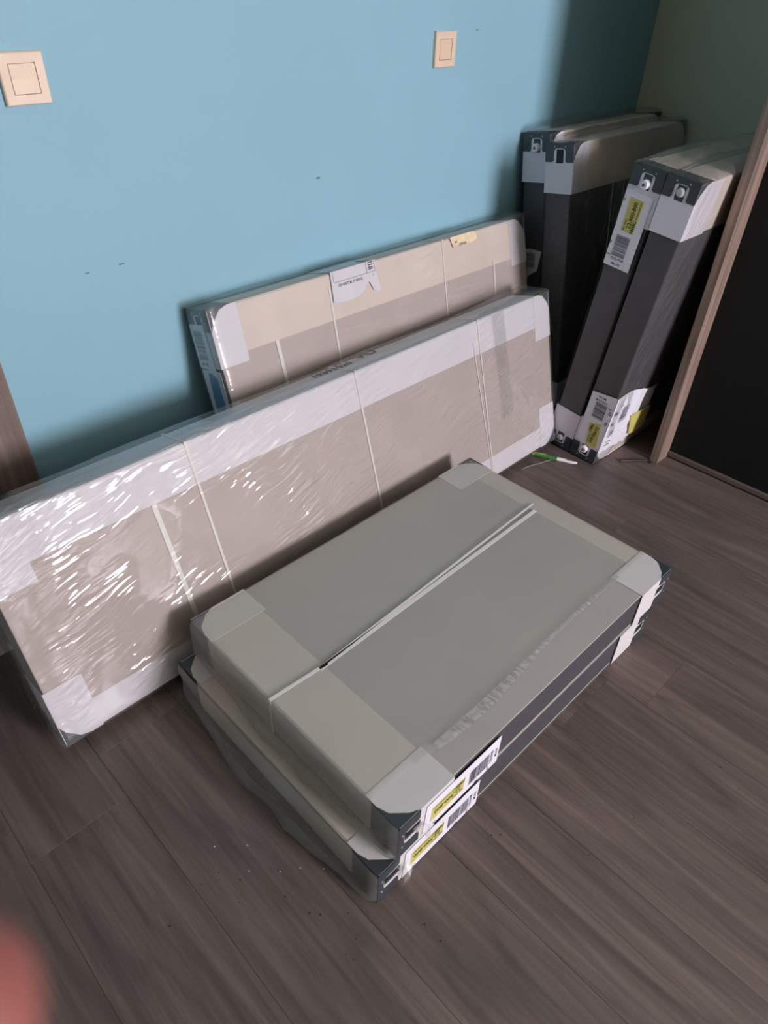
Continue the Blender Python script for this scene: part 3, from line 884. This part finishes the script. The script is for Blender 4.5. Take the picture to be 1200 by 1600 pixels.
bm = bmesh.new()
N = 10
g = {}
for i in range(N + 1):
    for j in range(N + 1):
        u, v = i / N - 0.5, j / N - 0.5
        q = np.array([[i * 0.7 + 3, j * 0.7, 1.0]])
        zz = 0.004 + 0.030 * max(0, 1 - (4 * (u * u + v * v))) * (0.35 + float(vnoise(q)[0]))
        g[i, j] = bm.verts.new((0.095 + 0.13 * u, 1.395 + 0.075 * v, zz))
for i in range(N):
    for j in range(N):
        bm.faces.new((g[i, j], g[i + 1, j], g[i + 1, j + 1], g[i, j + 1]))
tag(obj('foam_scrap', bm, M['pale_grey'], smooth=True), 'crumpled pale foam scrap on the floor by the door behind the longest radiator', 'packing scrap')

bm = bmesh.new()
rr = random.Random(3)
spots = [(0.42, 0.30), (0.33, 0.40), (0.32, 0.43), (0.34, 0.38), (0.31, 0.45), (0.62, 0.30), (0.66, 0.28), (0.85, 0.10), (1.10, 0.03), (0.30, 0.33),
         (0.33, 0.36), (0.27, 0.50), (0.23, 0.55), (0.19, 0.62), (1.95, 0.66), (1.97, 0.64), (0.55, 0.26), (0.45, 0.24), (0.75, 0.16), (0.12, 0.55)]
for (x, y) in spots:
    for k in range(rr.choice((1, 1, 2))):
        cx, cy, s = x + rr.uniform(-.03, .03), y + rr.uniform(-.03, .03), rr.uniform(0.0010, 0.0022)
        vs = [bm.verts.new((cx + s * math.cos(a), cy + s * 0.8 * math.sin(a), 0.0)) for a in (0, 1.5, 3.1, 4.6)]
        tp = bm.verts.new((cx, cy, s * 0.9))
        for a in range(4): bm.faces.new((vs[a], vs[(a + 1) % 4], tp))
tag(obj('floor_crumbs', bm, M['crumb']), 'tiny dark crumbs scattered over the floor planks', 'crumbs', kind='stuff')
bm = bmesh.new()
for (x, y) in ((0.285, 0.60), (0.26, 0.56), (0.33, 0.50), (0.36, 0.47), (0.30, 0.52), (0.39, 0.40), (0.24, 0.64)):
    s = rr.uniform(0.0010, 0.0018)
    vs = [bm.verts.new((x + s * math.cos(a), y + s * math.sin(a), 0.0)) for a in (0, 1.5, 3.1, 4.6)]
    tp = bm.verts.new((x, y, s))
    for a in range(4): bm.faces.new((vs[a], vs[(a + 1) % 4], tp))
tag(obj('foam_crumbs', bm, M['crumbw']), 'tiny white foam crumbs scattered on the floor beside the stack', 'crumbs', kind='stuff')

# ------------------------------------------------------------------ the hand holding the phone: one fingertip reaches into the picture
k = NT('skin')
sn = k.noise(k.coords(), 90, 3)
k.l(k.ramp(sn, [(0.3, srgb(140, 82, 76)), (0.7, srgb(152, 92, 84))]), k.b.inputs['Base Color'])
k.b.inputs['Roughness'].default_value = 0.5
k.b.inputs['Subsurface Weight'].default_value = 0.15
k.b.inputs['Subsurface Radius'].default_value = (0.006, 0.002, 0.001)
skin_mat = k.m
J = [  # joint (camera-side coordinates, metres), radius, parent
    ((-0.215, -0.150, 0.050), 0.026, None),          # forearm end (root)
    ((-0.185, -0.128, 0.030), 0.024, 0),             # wrist
    ((-0.150, -0.105, 0.005), 0.026, 1),             # palm
    ((-0.112, -0.078, -0.022), 0.0105, 2), ((-0.078, -0.062, -0.050), 0.0088, 3), ((-0.058, -0.0535, -0.061), 0.0098, 4), ((-0.0325, -0.0440, -0.066), 0.0094, 5),   # index
    ((-0.118, -0.098, -0.026), 0.0108, 2), ((-0.086, -0.088, -0.056), 0.0090, 7), ((-0.069, -0.080, -0.068), 0.0082, 8), ((-0.053, -0.0745, -0.073), 0.0072, 9),    # middle
    ((-0.126, -0.116, -0.026), 0.0102, 2), ((-0.098, -0.110, -0.054), 0.0086, 11), ((-0.082, -0.103, -0.066), 0.0078, 12), ((-0.067, -0.098, -0.070), 0.0070, 13),  # ring
    ((-0.138, -0.132, -0.022), 0.0092, 2), ((-0.116, -0.130, -0.045), 0.0076, 15), ((-0.103, -0.125, -0.055), 0.0068, 16), ((-0.091, -0.121, -0.059), 0.0060, 17),  # little
    ((-0.128, -0.072, 0.016), 0.0125, 2), ((-0.098, -0.048, 0.026), 0.0100, 19), ((-0.074, -0.034, 0.028), 0.0086, 20),                                             # thumb
]
me = bpy.data.meshes.new('hand')
cm = cam.matrix_world
me.from_pydata([cm @ Vector(j[0]) for j in J], [(j[2], i) for i, j in enumerate(J) if j[2] is not None], [])
me.materials.append(skin_mat)
hand = bpy.data.objects.new('hand', me); COL.objects.link(hand)
sk = hand.modifiers.new('skin', 'SKIN'); sk.use_smooth_shade = True
for i, sv in enumerate(me.skin_vertices[0].data if me.skin_vertices else []):
    sv.radius = (J[i][1], J[i][1])
if not me.skin_vertices:
    bmh = bmesh.new(); bmh.from_mesh(me); ly = bmh.verts.layers.skin.verify()
    for i, v in enumerate(bmh.verts):
        v[ly].radius = (J[i][1], J[i][1]); v[ly].use_root = (i == 0)
    bmh.to_mesh(me); bmh.free()
else:
    me.skin_vertices[0].data[0].use_root = True
ss = hand.modifiers.new('subsurf', 'SUBSURF'); ss.levels = 2; ss.render_levels = 2
tag(hand, 'blurred pink fingertip of a hand held close to the lens', 'hand')
